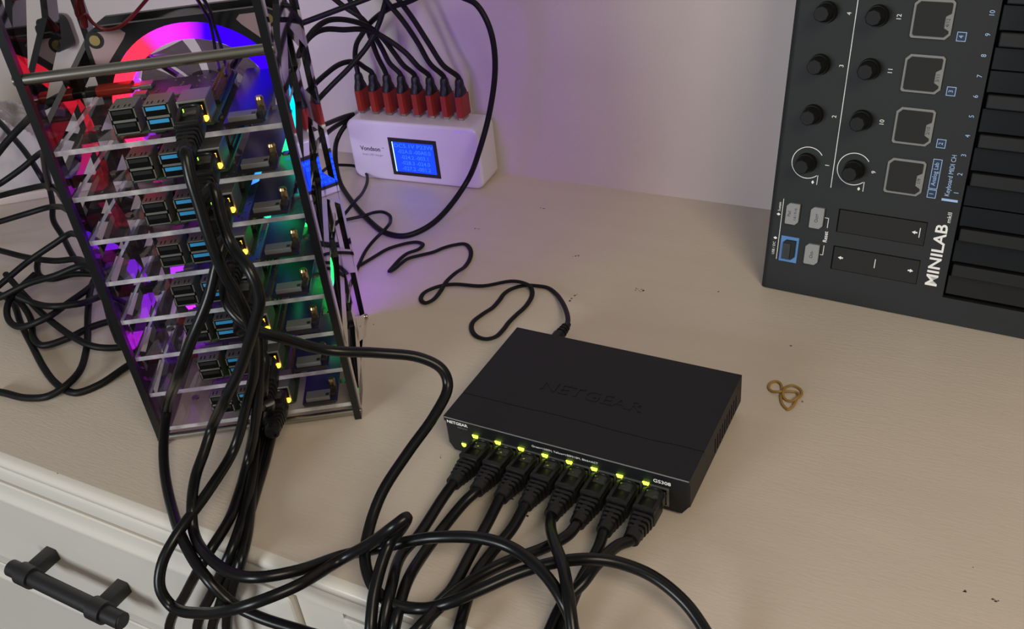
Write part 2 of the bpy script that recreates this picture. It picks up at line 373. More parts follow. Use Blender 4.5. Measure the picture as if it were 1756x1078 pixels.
# ------------------------------------------------------------------ cloth and board at the far left
bA, bB = at_z(6, 352, 0), at_z(88, 338, 0)
ang = math.atan2((bB - bA).y, (bB - bA).x)
brd = empty('wooden_board', (bB.x, bB.y, 0), ang)
MB().box(-260, 120, 0, 150, 0, 9, 1.5).build('board_panel', M['card'], brd)
tag(brd, 'flat cream board lying on the dresser under the crumpled white cloth', 'board')
mb = MB(); NX, NY = 110, 50
rnd = [(random.uniform(0, 6), random.uniform(.03, .16), random.uniform(.03, .16), random.uniform(2, 5)) for _ in range(12)]
gv = []
for i in range(NX + 1):
    row = []
    for j in range(NY + 1):
        u, v_ = i / NX, j / NY; x = -250 + 350 * u; y = 14 + 120 * v_
        e = min(1, min(u, 1 - u) * 9) ** .5 * min(1, min(v_, 1 - v_) * 5) ** .5
        h = 46 + sum(a * abs(math.sin(f1 * x + f2 * y * 1.3 + ph)) for ph, f1, f2, a in rnd) - 16
        h += 10 * math.sin(u * 5)
        row.append(mb.v((x + 3 * math.sin(y * .11 + x * .05), y + 4 * math.sin(x * .09), 9.2 + max(0, h) * e)))
    gv.append(row)
for i in range(NX):
    for j in range(NY): mb.bm.faces.new([gv[i][j], gv[i + 1][j], gv[i + 1][j + 1], gv[i][j + 1]])
bt = [gv[0][0], gv[NX][0], gv[NX][NY], gv[0][NY]]
cl = mb.build('cloth', M['cloth'], None, True); cl.location = Vector((bB.x, bB.y, 0)) * S; cl.rotation_euler = (0, 0, ang)
tag(cl, 'crumpled white cloth heaped behind the cable tangle at the far left', 'cloth')
# wall adapter
wp = at_y(87, 60, 345)
ad = MB(); ad.m = Matrix.Translation((0, 0, 0))
ad.prism(rrect(-15, 15, -19, 19, 9), -24, -3, 'y'); ad.prism(rrect(-11, 11, -14, 14, 6), -30, -24, 'y')
adr = empty('power_adapter', (wp.x, 366, wp.z)); ad.build('housing', M['black'], adr, True)
MB().box(-5, 5, -3, 3, -10, 10).build('plug_face', M['black'], adr)
tag(adr, 'rounded black power adapter plugged into the wall behind the acrylic rack', 'adapter')

# ------------------------------------------------------------------ acrylic rack
TP = [209.0, 180.6, 152.6, 124.4, 96.4, 68.4, 39.4, 10.6]     # underside of each shelf
LV = TP
tw = empty('computer_rack', TO, TA)
tag(tw, 'tall clear acrylic rack with smoked lattice sides holding eight small computers', 'rack')
def bar2(mb, a, b, w_, s0, s1):
    a = Vector(a); b = Vector(b); d = (b - a).normalized(); n = Vector((-d.y, d.x)) * w_ / 2
    mb.prism([tuple(a + n), tuple(b + n), tuple(b - n), tuple(a - n)], s0, s1, 'x')
def panel(s0, s1, left):
    mb = MB(); Hh = 304; Dp = 126
    mb.prism([(4.6, 1), (13, 4), (13, Hh), (4.6, Hh)], s0, s1, 'x')
    mb.prism([(Dp - 12, 1), (Dp, 1), (Dp, Hh), (Dp - 12, Hh)], s0, s1, 'x')
    mb.prism([(12, 1), (Dp - 11, 1), (Dp - 11, 9), (12, 13)], s0, s1, 'x')
    if left:
        for k in range(8):
            z = 14 + 28.6 * k; bar2(mb, (10, z + 3), (Dp - 8, z + 20), 13, s0, s1)
        bar2(mb, (10, 240), (64, 262), 15, s0, s1); bar2(mb, (64, 258), (98, 304), 14, s0, s1); bar2(mb, (8, 262), (52, 304), 15, s0, s1)
        bar2(mb, (64, 10), (64, 236), 10, s0, s1)
    else:
        for k in range(6):
            z = 4 + 57 * k
            bar2(mb, (10, z - 6), (63, z + 26), 17, s0, s1); bar2(mb, (63, z + 26), (Dp - 8, z - 6), 17, s0, s1)
            bar2(mb, (63, z + 20), (63, z + 46), 11, s0, s1)
    return mb
for s0, s1, lf in ((0, 4.5, True), (131, 135.5, False)):
    sp_ = panel(s0 + .3, s1 - .3, lf).build('side_panel', M['smoke' if lf else 'smokeout'], tw)
    MB().prism([(0, 0), (4.5, 0), (4.5, 300), (0, 300)], s0, s1, 'x').build('front_edge', M['smokedge'], sp_)
for zi in LV:
    mb = MB()
    # shelf with rounded vent slot and tabs
    mb.box(5, 130.6, 2.5, 112, zi, zi + 3)
    sh = mb.build('shelf', M['clear'], tw)
    for q_ in (((5, 2.4, zi), (130.6, 2.4, zi), (130.6, 2.4, zi + 3), (5, 2.4, zi + 3)), ((4.9, 2.5, zi), (4.9, 112, zi), (4.9, 112, zi + 3), (4.9, 2.5, zi + 3)), ((130.7, 2.5, zi), (130.7, 112, zi), (130.7, 112, zi + 3), (130.7, 2.5, zi + 3))):
        m_ = MB(); m_.bm.faces.new([m_.v(p_) for p_ in q_]); m_.build('cut_edge', M['edge'], sh)
    for (s_, t_) in ((22, 30), (22, 96), (124, 26), (126, 92)):
        MB().cyl((s_, t_, zi + 3), (s_, t_, zi + 4.2), 2.6, n=6).build('shelf_screw', M['steel'], sh)
for (t_, z_) in ((3, 253), (62, 283), (118, 283), (3, 5), (118, 5)):
    r = 3.0 if z_ > 100 else 2.2
    MB().cyl((4.6, t_, z_), (130.9, t_, z_), r, n=20).build('cross_rod', M['steel'], tw, True)
    for s_ in (135.5, -1.0): MB().cyl((s_, t_, z_), (s_ + 1.0, t_, z_), r - .2, n=20).build('rod_nut', M['steel'], tw, True)

# ------------------------------------------------------------------ fans
def make_fan(cz, stops, rear, label, strength):
    f = empty('case_fan', tl(68, 90, cz), TA)
    R = 60; mb = MB()
    # frame: two square flanges with round bore, open corner windows
    for y0, y1 in ((0, 3.5), (21.5, 25)):
        n = 72; g = []
        for k in range(n):
            a = 2 * PI * k / n; ca, sa = math.cos(a), math.sin(a); q = min(60 / max(abs(ca), 1e-6), 60 / max(abs(sa), 1e-6)); q = min(q, 80)
            g.append([mb.v((r * ca, y, r * sa)) for r, y in ((56.5, y0), (q, y0), (q, y1), (56.5, y1))])
        for k in range(n):
            A = g[k]; B = g[(k + 1) % n]
            for i in range(4): mb.bm.faces.new([A[i], A[(i + 1) % 4], B[(i + 1) % 4], B[i]])
    mb.annulus((0, 0, 0), 57.0, 59.5, 3.4, 21.6, 72)
    mb.build('frame', M['fanframe'], f)
    for sx in (-1, 1):
        for sz in (-1, 1):
            tri = [(57, 55), (57, 36), (54.5, 33.5), (51, 36), (36, 51), (33.5, 54.5), (36, 57), (55, 57)]
            pd = MB().prism([(sx * a, sz * b) for a, b in tri], -.35, .3, 'y').build('corner_pad', M['padpink'], f)
            MB().cyl((sx * 52.5, -1.2, sz * 52.5), (sx * 52.5, 0.6, sz * 52.5), 3.2, 3.4, n=16).build('screw', M['gold'], pd, True)
            MB().annulus((sx * 52.5, 0, sz * 52.5), 3.3, 5.2, -.6, -.3, 20).build('screw_hole', M['fanframe'], pd)
    rm = ring_mat('fan_ring_light', stops, strength)
    MB().annulus((0, 0, 0), 46.5, 56.4, -0.6, 3.0, 72).build('light_ring', rm, f)
    MB().annulus((0, 0, 0), 46.5, 56.4, 22.0, 25.6, 72).build('light_ring', ring_mat('rear_ring_light', rear, 16), f)
    MB().annulus((0, 0, 0), 45.8, 46.9, 3.2, 21.8, 72).build('inner_lip', M['padpink'], f)
    MB().cyl((0, 3, 0), (0, 20, 0), 20, n=40).build('hub', M['fanframe'], f, True)
    for k in range(9):
        a0 = 2 * PI * k / 9; mb = MB(); g = []
        for i in range(7):
            r = 19.5 + 25.0 * i / 6; aa = a0 + .25 * i / 6
            lo = Vector((r * math.cos(aa), 5, r * math.sin(aa))); hi = Vector((r * math.cos(aa + .62), 18, r * math.sin(aa + .62)))
            g.append([mb.v(lo), mb.v((lo + hi) / 2 + Vector((0, -1.5, 0))), mb.v(hi)])
        for A, B in zip(g, g[1:]):
            for j in range(2): mb.bm.faces.new([A[j], B[j], B[j + 1], A[j + 1]])
        o = mb.build('blade', M['blade'], f, True)
        sd = o.modifiers.new('thickness', 'SOLIDIFY'); sd.thickness = 0.0012; sd.offset = 0
    for k in range(4):
        a = PI / 4 + k * PI / 2
        MB().tube([(20 * math.cos(a), 23.5, 20 * math.sin(a)), (57 * math.cos(a), 23.5, 57 * math.sin(a))], 2.2, 6).build('strut', M['fanframe'], f)
    tag(f, label, 'fan', 'fans behind the shelves of the rack')
    return f
RED, MAG, BLU, CYA, GRN, VIO = (1, .02, .05), (.75, .02, .95), (.02, .0, 1), (0, .55, 1), (.02, 1, .12), (.28, .02, 1)
fan1 = make_fan(193, [(-180, RED), (-150, (.9, .02, .25)), (-110, VIO), (-75, (.05, .1, 1)), (-40, GRN), (-5, CYA), (25, BLU), (75, BLU), (98, MAG), (118, RED), (180, RED)], [(-180, VIO), (-60, BLU), (0, BLU), (60, VIO), (110, MAG), (180, VIO)],
         'upper fan of the rack with its ring glowing red, magenta and blue', 2.4)
fan2 = make_fan(71, [(-180, VIO), (-110, MAG), (-60, VIO), (-30, GRN), (20, GRN), (55, GRN), (90, BLU), (140, VIO), (180, VIO)], [(-180, VIO), (-90, MAG), (0, BLU), (90, BLU), (180, VIO)],
         'lower fan of the rack glowing green and violet behind the lower shelves', 3.2)
for nm, spec, rr, mm in (
    ('fan_wire', [(133, -8, 't', 80), (131, 22, 't', 82), (137, 31, 't', 84), (146, 24, 't', 84), (160, 40, 't', 86), (178, 50, 't', 87), (200, 48, 't', 85), (222, 32, 't', 80), (258, -8, 't', 70)], 1.1, 'wire'),
    ('fan_wire', [(134, -8, 't', 84), (142, 25, 't', 86), (145, 45, 't', 89)], 2.2, 'wire'),
    ('fan_wire', [(334, -8, 't', 70), (350, 18, 't', 78), (359, 35, 't', 84), (365, 60, 't', 87), (370, 92, 't', 88), (376, 120, 't', 60)], 1.1, 'black'),
    ('fan_wire', [(345, -8, 't', 68), (360, 18, 't', 76), (368, 45, 't', 82), (378, 75, 't', 86), (384, 100, 't', 86), (388, 130, 't', 60)], 1.1, 'black')):
    P = smooth(resolve(spec)); loc = fan1.matrix_basis.inverted()
    mb = MB(); mb.tube([(Matrix.Rotation(-TA, 4, 'Z') @ (p - tl(68, 90, 193))) for p in P], rr, 8); mb.build(nm, M[mm], fan1, True)

# ------------------------------------------------------------------ single board computers
def usb_stack(mb_shell, s0, s1, z0, z1, y0, y1):
    mb_shell.box(s0, s1, y0 + 1.2, y1, z0, z1, .5)
    for a, b, c, d in ((s0, s1, z1 - .8, z1), (s0, s1, z0, z0 + .8), (s0, s0 + .7, z0, z1), (s1 - .7, s1, z0, z1), (s0, s1, (z0 + z1) / 2 - 1.3, (z0 + z1) / 2 + 1.3)):
        mb_shell.box(a, b, y0, y0 + 1.3, c, d)
def make_pi():
    p = empty('single_board_computer', (0, 0, 0), TA)
    MB().prism(rrect(0, 56, 0, 85, 3), 0, 1.5).build('circuit_board', M['pcb'], p)
    for s0, m_ in ((2.3, 'hole'), (20.5, 'usb3')):
        mb = MB(); usb_stack(mb, s0, s0 + 13.8, 1.5, 16.2, -2, 15.5); u = mb.build('usb_socket', M['tin'], p)
        mb = MB()
        for zc in (5.2, 12.6): mb.box(s0 + .7, s0 + 13.1, -2.1, -1.0, zc - 3.0, zc + 3.0)
        mb.build('socket_mouth', M['hole'], u)
        mb = MB()
        for zc in (5.2, 12.6): mb.box(s0 + 1.6, s0 + 12.2, -2.4, -2.05, zc + .3, zc + 2.4)
        mb.build('tongue', M['usb3'] if m_ == 'usb3' else M['black'], u)
        mb = MB()
        for zc in (5.2, 12.6):
            for q in (4, 9.3): mb.box(s0 + q, s0 + q + 1.3, -2.3, -2.05, zc - 2.4, zc - 1.7)
        for q in (2.2, 4.6, 8.2, 10.6): mb.box(s0 + q, s0 + q + .5, -.2, 3.2, 16.15, 16.35)
        mb.build('contact_spring', M['hole'], u)
    mb = MB(); mb.box(38.2, 54.2, -.5, 19, 1.5, 15.2, .5); e = mb.build('network_socket', M['tin'], p)
    MB().box(39.4, 53, -.9, -.4, 2.6, 14.0).build('socket_mouth', M['hole'], e)
    MB().box(39.8, 41.4, -1.3, -.7, 9.2, 11.8).build('green_light', M['green'], e)
    MB().box(50.9, 51.7, -1.3, -.7, 9.6, 12.0).build('amber_light', M['amber'], e)
    MB().cyl((52.0, -2.2, 4.6), (52.0, -.7, 4.6), 1.6, n=16).build('amber_light', M['amber'], e)
    hd = MB().box(49.6, 54.8, 27, 78, 1.5, 4.2).build('pin_header', M['black'], p)
    mb = MB()
    for k in range(20):
        for q in (51, 53.5): mb.box(q - .32, q + .32, 28.2 + 2.54 * k - .32, 28.2 + 2.54 * k + .32, 4.2, 10)
    mb.build('pins', M['gold'], hd)
    MB().box(18, 32, 49, 63, 1.5, 3.3, .3).build('processor', M['tin'], p)
    MB().box(18, 31, 32, 45, 1.5, 2.7).box(36, 45, 38, 47, 1.5, 2.5).box(30, 37, 24, 31, 1.5, 2.5).build('memory_chips', M['black'], p)
    MB().box(-1.2, 6.3, 69, 78, 1.5, 4.7, .8).build('power_socket', M['tin'], p)
    MB().box(-1.2, 6.6, 53, 60, 1.5, 4.6, .4).box(-1.2, 6.6, 39.5, 46.5, 1.5, 4.6, .4).build('video_socket', M['tin'], p)
    MB().box(0, 12, 24.5, 31.5, 1.5, 7.5).cyl((-2.5, 28, 4.6), (0, 28, 4.6), 3, n=16).build('audio_socket', M['black'], p)
    mb = MB()
    for k in range(60):
        s_, t_ = random.uniform(8, 47), random.uniform(18, 83); mb.box(s_, s_ + 1.2, t_, t_ + .7, 1.5, 2.1)
    mb.build('small_components', M['greychip'], p)
    for (s_, t_) in ((3.5, 23.5), (52.5, 23.5), (3.5, 81.5), (52.5, 81.5)):
        MB().cyl((s_, t_, -3), (s_, t_, 0), 2.4, n=6).build('standoff', M['brass'], p)
    return p
def make_stick():
    p = empty('storage_board', (0, 0, 0), TA)
    MB().prism(rrect(0, 23, 0, 92, 1), 0, 1.4).build('circuit_board', M['pcbdark'], p)
    MB().box(2.6, 18.5, 1.2, 9.5, 1.4, 4.4, .3).build('card_slot', M['greychip'], p)
    MB().box(15.8, 18, 2.6, 5.2, 4.4, 4.55).box(.8, 22, -.3, .4, -.6, 1.8).build('slot_contacts', M['black'], p)
    st = MB().cyl((19.8, 13.5, 1.4), (19.8, 13.5, 8.5), 2.3, n=6).build('standoff', M['brass'], p)
    MB().cyl((19.8, 13.5, 8.5), (19.8, 13.5, 10), 2.5, 1.9, n=14).build('screw_head', M['brass'], st, True)
    MB().box(18.9, 22.2, 3.0, 10.5, 1.4, 5.2).build('side_socket', M['black'], p)
    for (s_, t_) in ((2.5, 89), (19.8, 13.5), (20, 89), (3, 12)):
        MB().cyl((s_, t_, -1.9), (s_, t_, 0), 2.0, n=8).build('foot', M['brass'], p)
    return p
pi0, st0 = make_pi(), make_stick()
for i, z in enumerate(LV):
    a = pi0 if i == 0 else copy_tree(pi0); a.location = tl(38.5, 5, z + 6) * S; a.rotation_euler = (0, 0, TA)
    tag(a, f'green computer board with stacked USB sockets on the {ORD[i]} shelf of the rack', 'circuit board', 'computer boards on the rack shelves')
    b = st0 if i == 0 else copy_tree(st0); b.location = tl(99, 2.5, z + 4.9) * S; b.rotation_euler = (0, 0, TA)
    tag(b, f'narrow dark storage board with brass screw on the {ORD[i]} shelf of the rack', 'circuit board', 'storage boards on the rack shelves')

# ------------------------------------------------------------------ network plugs and cables
def rj_parts(parent, mtx):
    """plug pointing along +y, clip side up, socket face at y = 0"""
    def T(mb): mb.m = mtx; return mb
    pl = T(MB()).box(-5.8, 5.8, -6, 0.6, -4, 4, .3).build('clear_plug', M['clearplug'], parent)
    b = T(MB()); 
    b.box(-6.6, 6.6, -19, -5.5, -5, 3.4, 1.0)
    b.box(-6.4, -4.2, -17.5, -2.5, 3.2, 6.6, .5); b.box(4.2, 6.4, -17.5, -2.5, 3.2, 6.6, .5); b.box(-6.4, 6.4, -19, -15.8, 3.2, 6.8, .6)
    b.annulus((0, 0, 0), 0, 0.01, 0, 0.01, 3) if False else None
    bo = b.build('boot', M['boot'], parent, True)
    arch = T(MB()); pts_ = [Vector((-5.3, -4.5, 5.6)), Vector((-4.6, -1.8, 5.6)), Vector((-2.4, -.2, 5.4)), Vector((0, .3, 5.2)), Vector((2.4, -.2, 5.4)), Vector((4.6, -1.8, 5.6)), Vector((5.3, -4.5, 5.6))]
    arch.tube(pts_, 0.8, 8); arch.build('clip_hood', M['boot'], bo, True)
    r = T(MB())
    for k in range(4):
        w_ = 6.2 - .5 * k; h_ = 5.3 - .25 * k; y = -21.2 - 3.1 * k
        r.prism(rrect(-w_, w_, -h_ + .3, h_, 2.2), y - .9, y + 1.0, 'y')
    r.prism(rrect(-4, 4, -3.8, 3.8, 2.2), -32, -18.6, 'y'); r.cyl((0, -36.5, 0), (0, -31, 0), 4.6, 5.0, n=20)
    r.prism(rrect(-1.6, 1.6, 3, 4.7, .5), -31.5, -19, 'y')
    r.build('strain_relief', M['boot'], bo, True)
def cord(name, P, r, m, parent=None, n=12, sub=6, **k):
    P = smooth(P, sub); base = P[0]
    mb = MB(); mb.tube([p - (parent_loc(parent) if parent else Vector((0, 0, 0))) for p in P], r, n, **k)
    return mb.build(name, m, parent, True)
def parent_loc(p): return Vector(p.location) / S
def net_cable(face, ydir, up, spec, label, group, lead=8):
    """face = socket face centre, ydir = into the socket"""
    y = Vector(ydir).normalized(); x = y.cross(Vector(up)).normalized(); z = x.cross(y)
    e = empty('network_cable', face)
    m = frame((0, 0, 0), x, y, z); rj_parts(e, m)
    P = [Vector(face) - y * 30, Vector(face) - y * 36] + resolve(spec)
    q = P[-1]
    if q.y > -124: P += [Vector((q.x - 2, -121, 6)), Vector((q.x - 4, -133, -24))]
    P += [Vector((P[-1].x - 4, min(P[-1].y, -134) - 3, P[-1].z - 70)), Vector((P[-1].x - 6, -140, P[-1].z - 190))]
    cord('cord', P, 3.2, M['rubber'], e)
    tag(e, label, 'cable', group); return e

# --- the switch
SW = empty('network_switch', (0, 0, 0))
tag(SW, 'flat black eight-port network switch lying on the dresser, sockets facing front', 'network switch')
MB().prism([(1.5, 0), (156.5, 0), (158, 1.5), (158, 101), (0, 101), (0, 1.5)], 8, 25.5).build('base', M['case'], SW)
mb = MB(); mb.prism([(4.5, 2.5), (153.5, 2.5), (157.2, 8.2), (157.2, 8), (.8, 8), (.8, 8.2)], 0.2, 100.5, 'y')
mb.build('underside', M['case'], SW)
seam = []
for k in range(41):
    x = 158 * k / 40; seam.append((x, 25 + 0.9 * math.tanh((x - 52) / 2) * .5 - .9 * math.tanh((x - 92) / 4) * .4 + .5 * math.tanh((x - 135) / 3)))
front = [(0, 0), (158, 0)] + [(x, y - .22) for x, y in seam[::-1]]
back = [(x, y + .22) for x, y in seam] + [(158, 101), (0, 101)]
MB().prism(front, 25.4, 29).build('front_cover', M['case'], SW)
MB().prism(back, 25.4, 29).build('top_cover', M['case'], SW)
MB().box(.3, 157.7, -.25, 0.3, 28.1, 28.8).build('front_lip', M['padrim'], SW)
for x in (14, 144):
    for y in (14, 88): MB().cyl((x, y, 0), (x, y, 2.8), 5.5, n=20).build('rubber_foot', M['black'], SW)
NX0 = [27.6 + 15.85 * k for k in range(8)]
for k, xc in enumerate(NX0):
    s = MB().box(xc - 7.6, xc + 7.6, -.35, .2, 5.6, 19.2).build('network_socket', M['tin'], SW)
    MB().box(xc - 6.2, xc + 6.2, -.7, -.2, 6.5, 17.8).build('socket_mouth', M['hole'], s)
    MB().prism([(xc - 7.9, 20.1), (xc - 3.9, 20.1), (xc - 4.4, 18.2), (xc - 7.2, 18.2)], -1.0, -.3, 'y').build('port_light', M['lime'], s)
    mb = MB()
    for q in (5.0, 6.6): mb.box(xc + q - .25, xc + q + .25, -1.0, -.5, 9, 15)
    mb.build('contact_spring', M['tin'], s)
MB().prism([(10.6, 10), (13.6, 10), (13.2, 8.2), (12.1, 7.6), (11, 8.2)], -.6, 0.1, 'y').build('power_light', M['lime'], SW)
FR = lambda x, z, y=-.1: frame((x, y, z), (1, 0, 0), (0, 0, 1), (0, -1, 0))
text('lettering', 'NETGEAR', 3.0, M['print_white'], SW, FR(9.4, 25.4), bold=.06, sx=1.12)
text('lettering', 'S300 Series', 1.5, M['print_grey'], SW, FR(12.8, 22.6))
text('lettering', 'Power', 1.15, M['print_grey'], SW, FR(12.3, 11.2))
text('lettering', 'Green=1000M, Yellow=100M/10M, Blink=ACT', 2.1, M['print_white'], SW, FR(82, 23.8), sx=1.06)
text('lettering', 'GS308', 3.4, M['print_white'], SW, FR(142, 22.6), bold=.05, sx=1.15)
text('embossed_lettering', 'NETGEAR', 13.0, M['case'], SW, frame((78, 49.0, 29.0), (1, 0, 0), (0, 1, 0), (0, 0, 1)), ext=.4, sx=1.2, bold=.04)
for k in range(10):
    y = 47 + k * 4.7
    MB().box(157.6, 158.15, y - .5, y + .5, 10, 21).build('side_vent', M['hole'], SW)
# --- eight cables at the switch
Y0 = -0.9
swspec = [
 [(759,854,'z',12),(718,917,'z',9),(689,950,'z',10),(670,1010,'z',18),(656,1078,'y',-136),(650,1120,'y',-140)],
 [(796,861,'z',12),(759,906,'z',8),(726,950,'z',9),(696,1002,'z',14),(678,1069,'y',-132),(670,1120,'y',-138)],
 [(837,895,'z',10),(807,950,'z',7),(774,1010,'z',6),(748,1039,'z',8),(722,1085,'z',12),(705,1125,'y',-132)],
 [(878,906,'z',10),(841,950,'z',6),(815,987,'z',5),(800,1032,'z',5),(785,1085,'z',8),(775,1125,'y',-128)],
 [(944,902,'z',18),(950,928,'z',26),(966,972,'z',34),(974,1017,'z',34),(983,1088,'z',24),(986,1125,'z',14)],
 [(974,917,'z',12),(933,939,'z',12),(874,961,'z',14),(822,987,'z',14),(767,1028,'z',15),(715,1080,'z',18),(690,1110,'y',-134)],
 [(1026,939,'z',10),(1000,987,'z',7),(985,1020,'z',7),(963,1085,'z',6),(950,1125,'z',5)],
 [(1059,935,'z',14),(1022,969,'z',16),(1000,998,'z',14),(967,1032,'z',9),(941,1085,'z',5),(925,1125,'z',4)]]
for k in range(8):
    nm = ['first', 'second', 'third', 'fourth', 'fifth', 'sixth', 'seventh', 'eighth'][k]
    lbl = f'black network cable plugged into the {nm} socket from the left on the switch' if k not in (0, 7) else \
        ('black network cable plugged into the leftmost socket of the switch' if k == 0 else 'black network cable plugged into the rightmost socket of the switch')
    net_cable((NX0[k], Y0, 12.2), (0.03 if k < 4 else 0.02, 1, -.06 if k < 4 else 0.0), (0, 0, 1), swspec[k], lbl, 'network cables plugged into the switch')
# --- eight cables at the rack
tv = tuple(TV)
rk = [
 ([(319,262,'t',-42),(326,300,'t',-48),(342,352,'t',-52),(362,414,'t',-56),(385,470,'t',-58),(410,512,'t',-58),(427,552,'t',-55),(436,592,'t',-52),(435,640,'t',-50),(426,681,'t',-48),(401,770,'z',30),(355,845,'z',26),(303,917,'y',-136),(278,966,'y',-150),(275,1009,'y',-158),(296,1040,'y',-160),(348,1051,'y',-162),(401,1044,'y',-162),(446,1030,'y',-156),(513,1002,'y',-140),(583,960,'z',20),(636,931,'z',34),(676,902,'z',50),(697,887,'z',52),(688,905,'z',44),(670,928,'z',34),(655,965,'z',28),(641,1021,'z',20),(635,1085,'y',-142),(633,1120,'y',-146)],
  'black network cable from the topmost board ending in the upturned bend left of the switch'),
 ([(366,322,'t',-40),(378,368,'t',-46),(397,420,'t',-52),(428,462,'t',-66),(445,508,'t',-70),(438,552,'t',-70),(426,592,'t',-68),(412,632,'t',-66),(388,681,'t',-64),(364,732,'z',46),(350,775,'z',36),(336,815,'z',30),(329,868,'z',26),(332,910,'y',-128),(355,952,'y',-142),(401,984,'y',-148),(446,989,'y',-146),(513,977,'y',-132),(587,952,'z',14),(646,940,'z',20),(700,928,'z',26),(748,921,'z',32),(822,922,'z',34),(878,939,'z',33),(933,983,'z',32),(970,1039,'z',26),(985,1085,'z',14),(995,1125,'z',6)],
  'black network cable from the second board that arches rightward across the switch cables'),
 ([(388,408,'t',-36),(375,442,'t',-44),(358,509,'t',-50),(328,583,'t',-54),(306,643,'t',-52),(287,702,'z',30),(281,750,'z',22),(282,805,'z',16),(296,875,'z',14),(320,938,'y',-140),(355,991,'y',-152),(397,1033,'y',-153),(446,1058,'y',-152),(530,1085,'y',-150),(600,1110,'y',-150)],
  'black network cable from the third board bowing out furthest left in front of the rack'),
 ([(392,455,'t',-30),(385,484,'t',-36),(390,520,'t',-46),(410,546,'t',-52),(440,566,'t',-54),(480,578,'t',-52),(560,600,'t',-44),(650,605),(720,613),(758,633),(768,662,'z',60),(745,712),(700,775,'z',44),(655,845),(632,910,'z',26),(626,960,'z',22),(640,1005,'z',18),(672,1034,'z',14),(720,1043,'z',12),(767,1034,'z',20),(822,1011,'z',24),(889,982,'z',26),(952,964,'z',28),(1007,958,'z',30),(1055,963,'z',28),(1118,987,'z',24),(1174,1032,'z',18),(1210,1082,'z',12),(1230,1120,'z',8)],
  'black network cable from the fourth board looping out wide to the right across the dresser'),
 ([(437,560,'t',-36),(444,620,'t',-44),(442,690,'t',-46),(425,790,'z',14),(405,860,'z',10),(390,896,'z',12),(355,952,'y',-134),(320,1015,'y',-138),(290,1085,'y',-142)],
  'black network cable from the fifth board, leftmost of those hanging over the drawer'),
 ([(452,610,'t',-30),(452,660,'t',-36),(443,720,'z',16),(432,815,'z',10),(418,880,'z',8),(402,930,'z',10),(385,970,'y',-132),(364,1015,'y',-136),(338,1085,'y',-140)],
  'black network cable from the sixth board hanging straight over the drawer front'),
 ([(462,690,'t',-36),(455,735,'z',8),(443,790,'z',6),(432,850,'z',6),(423,920,'z',7),(412,965,'y',-128),(398,1020,'y',-134),(390,1085,'y',-138)],
  'black network cable from the seventh board, rightmost of those hanging over the drawer'),
 ([(468,738,'z',5),(455,790,'z',4),(440,840,'z',4),(425,890,'z',4),(412,935,'z',6),(397,980,'y',-130),(376,1040,'y',-134),(364,1085,'y',-137)],
  'black network cable from the lowest board running flat over the dresser edge')]
for i, (spec, lbl) in enumerate(rk):
    net_cable(tl(38.5 + 46.2, 3.9, LV[i] + 6 + 8.0), TV + Vector((0, 0, .25 if i < 7 else .0)), (0, 0, 1), spec, lbl, 'network cables plugged into the rack boards')

# ------------------------------------------------------------------ USB cables with red plugs at the rack
def usb_plug(parent, mtx, kind='c'):
    def T(mb): mb.m = mtx; return mb
    if kind == 'c':
        T(MB()).prism(rrect(-4, 4, -1.2, 1.2, 1.1), -5, 1, 'y').build('metal_tip', M['steel'], parent, True)
        T(MB()).prism(rrect(-5.2, 5.2, -3.0, 3.0, 2.6), -26, -5, 'y').build('red_housing', M['red'], parent, True)
        b = T(MB()); b.prism(rrect(-4, 4, -2.8, 2.8, 2.2), -32, -26, 'y')
        for k in range(4): b.cyl((0, -35 - 2.6 * k, 0), (0, -33 - 2.6 * k, 0), 3.3, n=14)
        b.cyl((0, -44, 0), (0, -30, 0), 2.7, n=14); b.build('boot', M['boot'], parent, True)
    else:
        T(MB()).box(-2.3, 2.3, -6, 1, -6, 6).build('metal_tip', M['steel'], parent)
        T(MB()).prism([(-4, 8), (-4, -5), (-2.6, -8), (2.6, -8), (4, -5), (4, 8)], -23.5, -3.2, 'y').build('red_housing', M['red'], parent)
        b = T(MB())
        lv = [(-23.5, 3.8, 7.4), (-26, 4.0, 7.0), (-29.5, 3.6, 5.4), (-32, 3.4, 4.2), (-33, 3.7, 4.2), (-37, 3.3, 3.6), (-38.5, 2.7, 2.8)]
        g = [[b.v((x, y, z)) for x, z in rrect(-a, a, -c, c, a * .7, 3)] for y, a, c in lv]
        for A, B in zip(g, g[1:]):
            for k in range(len(A)): b.bm.faces.new([A[k], A[(k + 1) % len(A)], B[(k + 1) % len(A)], B[k]])
        b.bm.faces.new(g[0]); b.bm.faces.new(g[-1][::-1]); b.build('boot', M['boot'], parent, True)
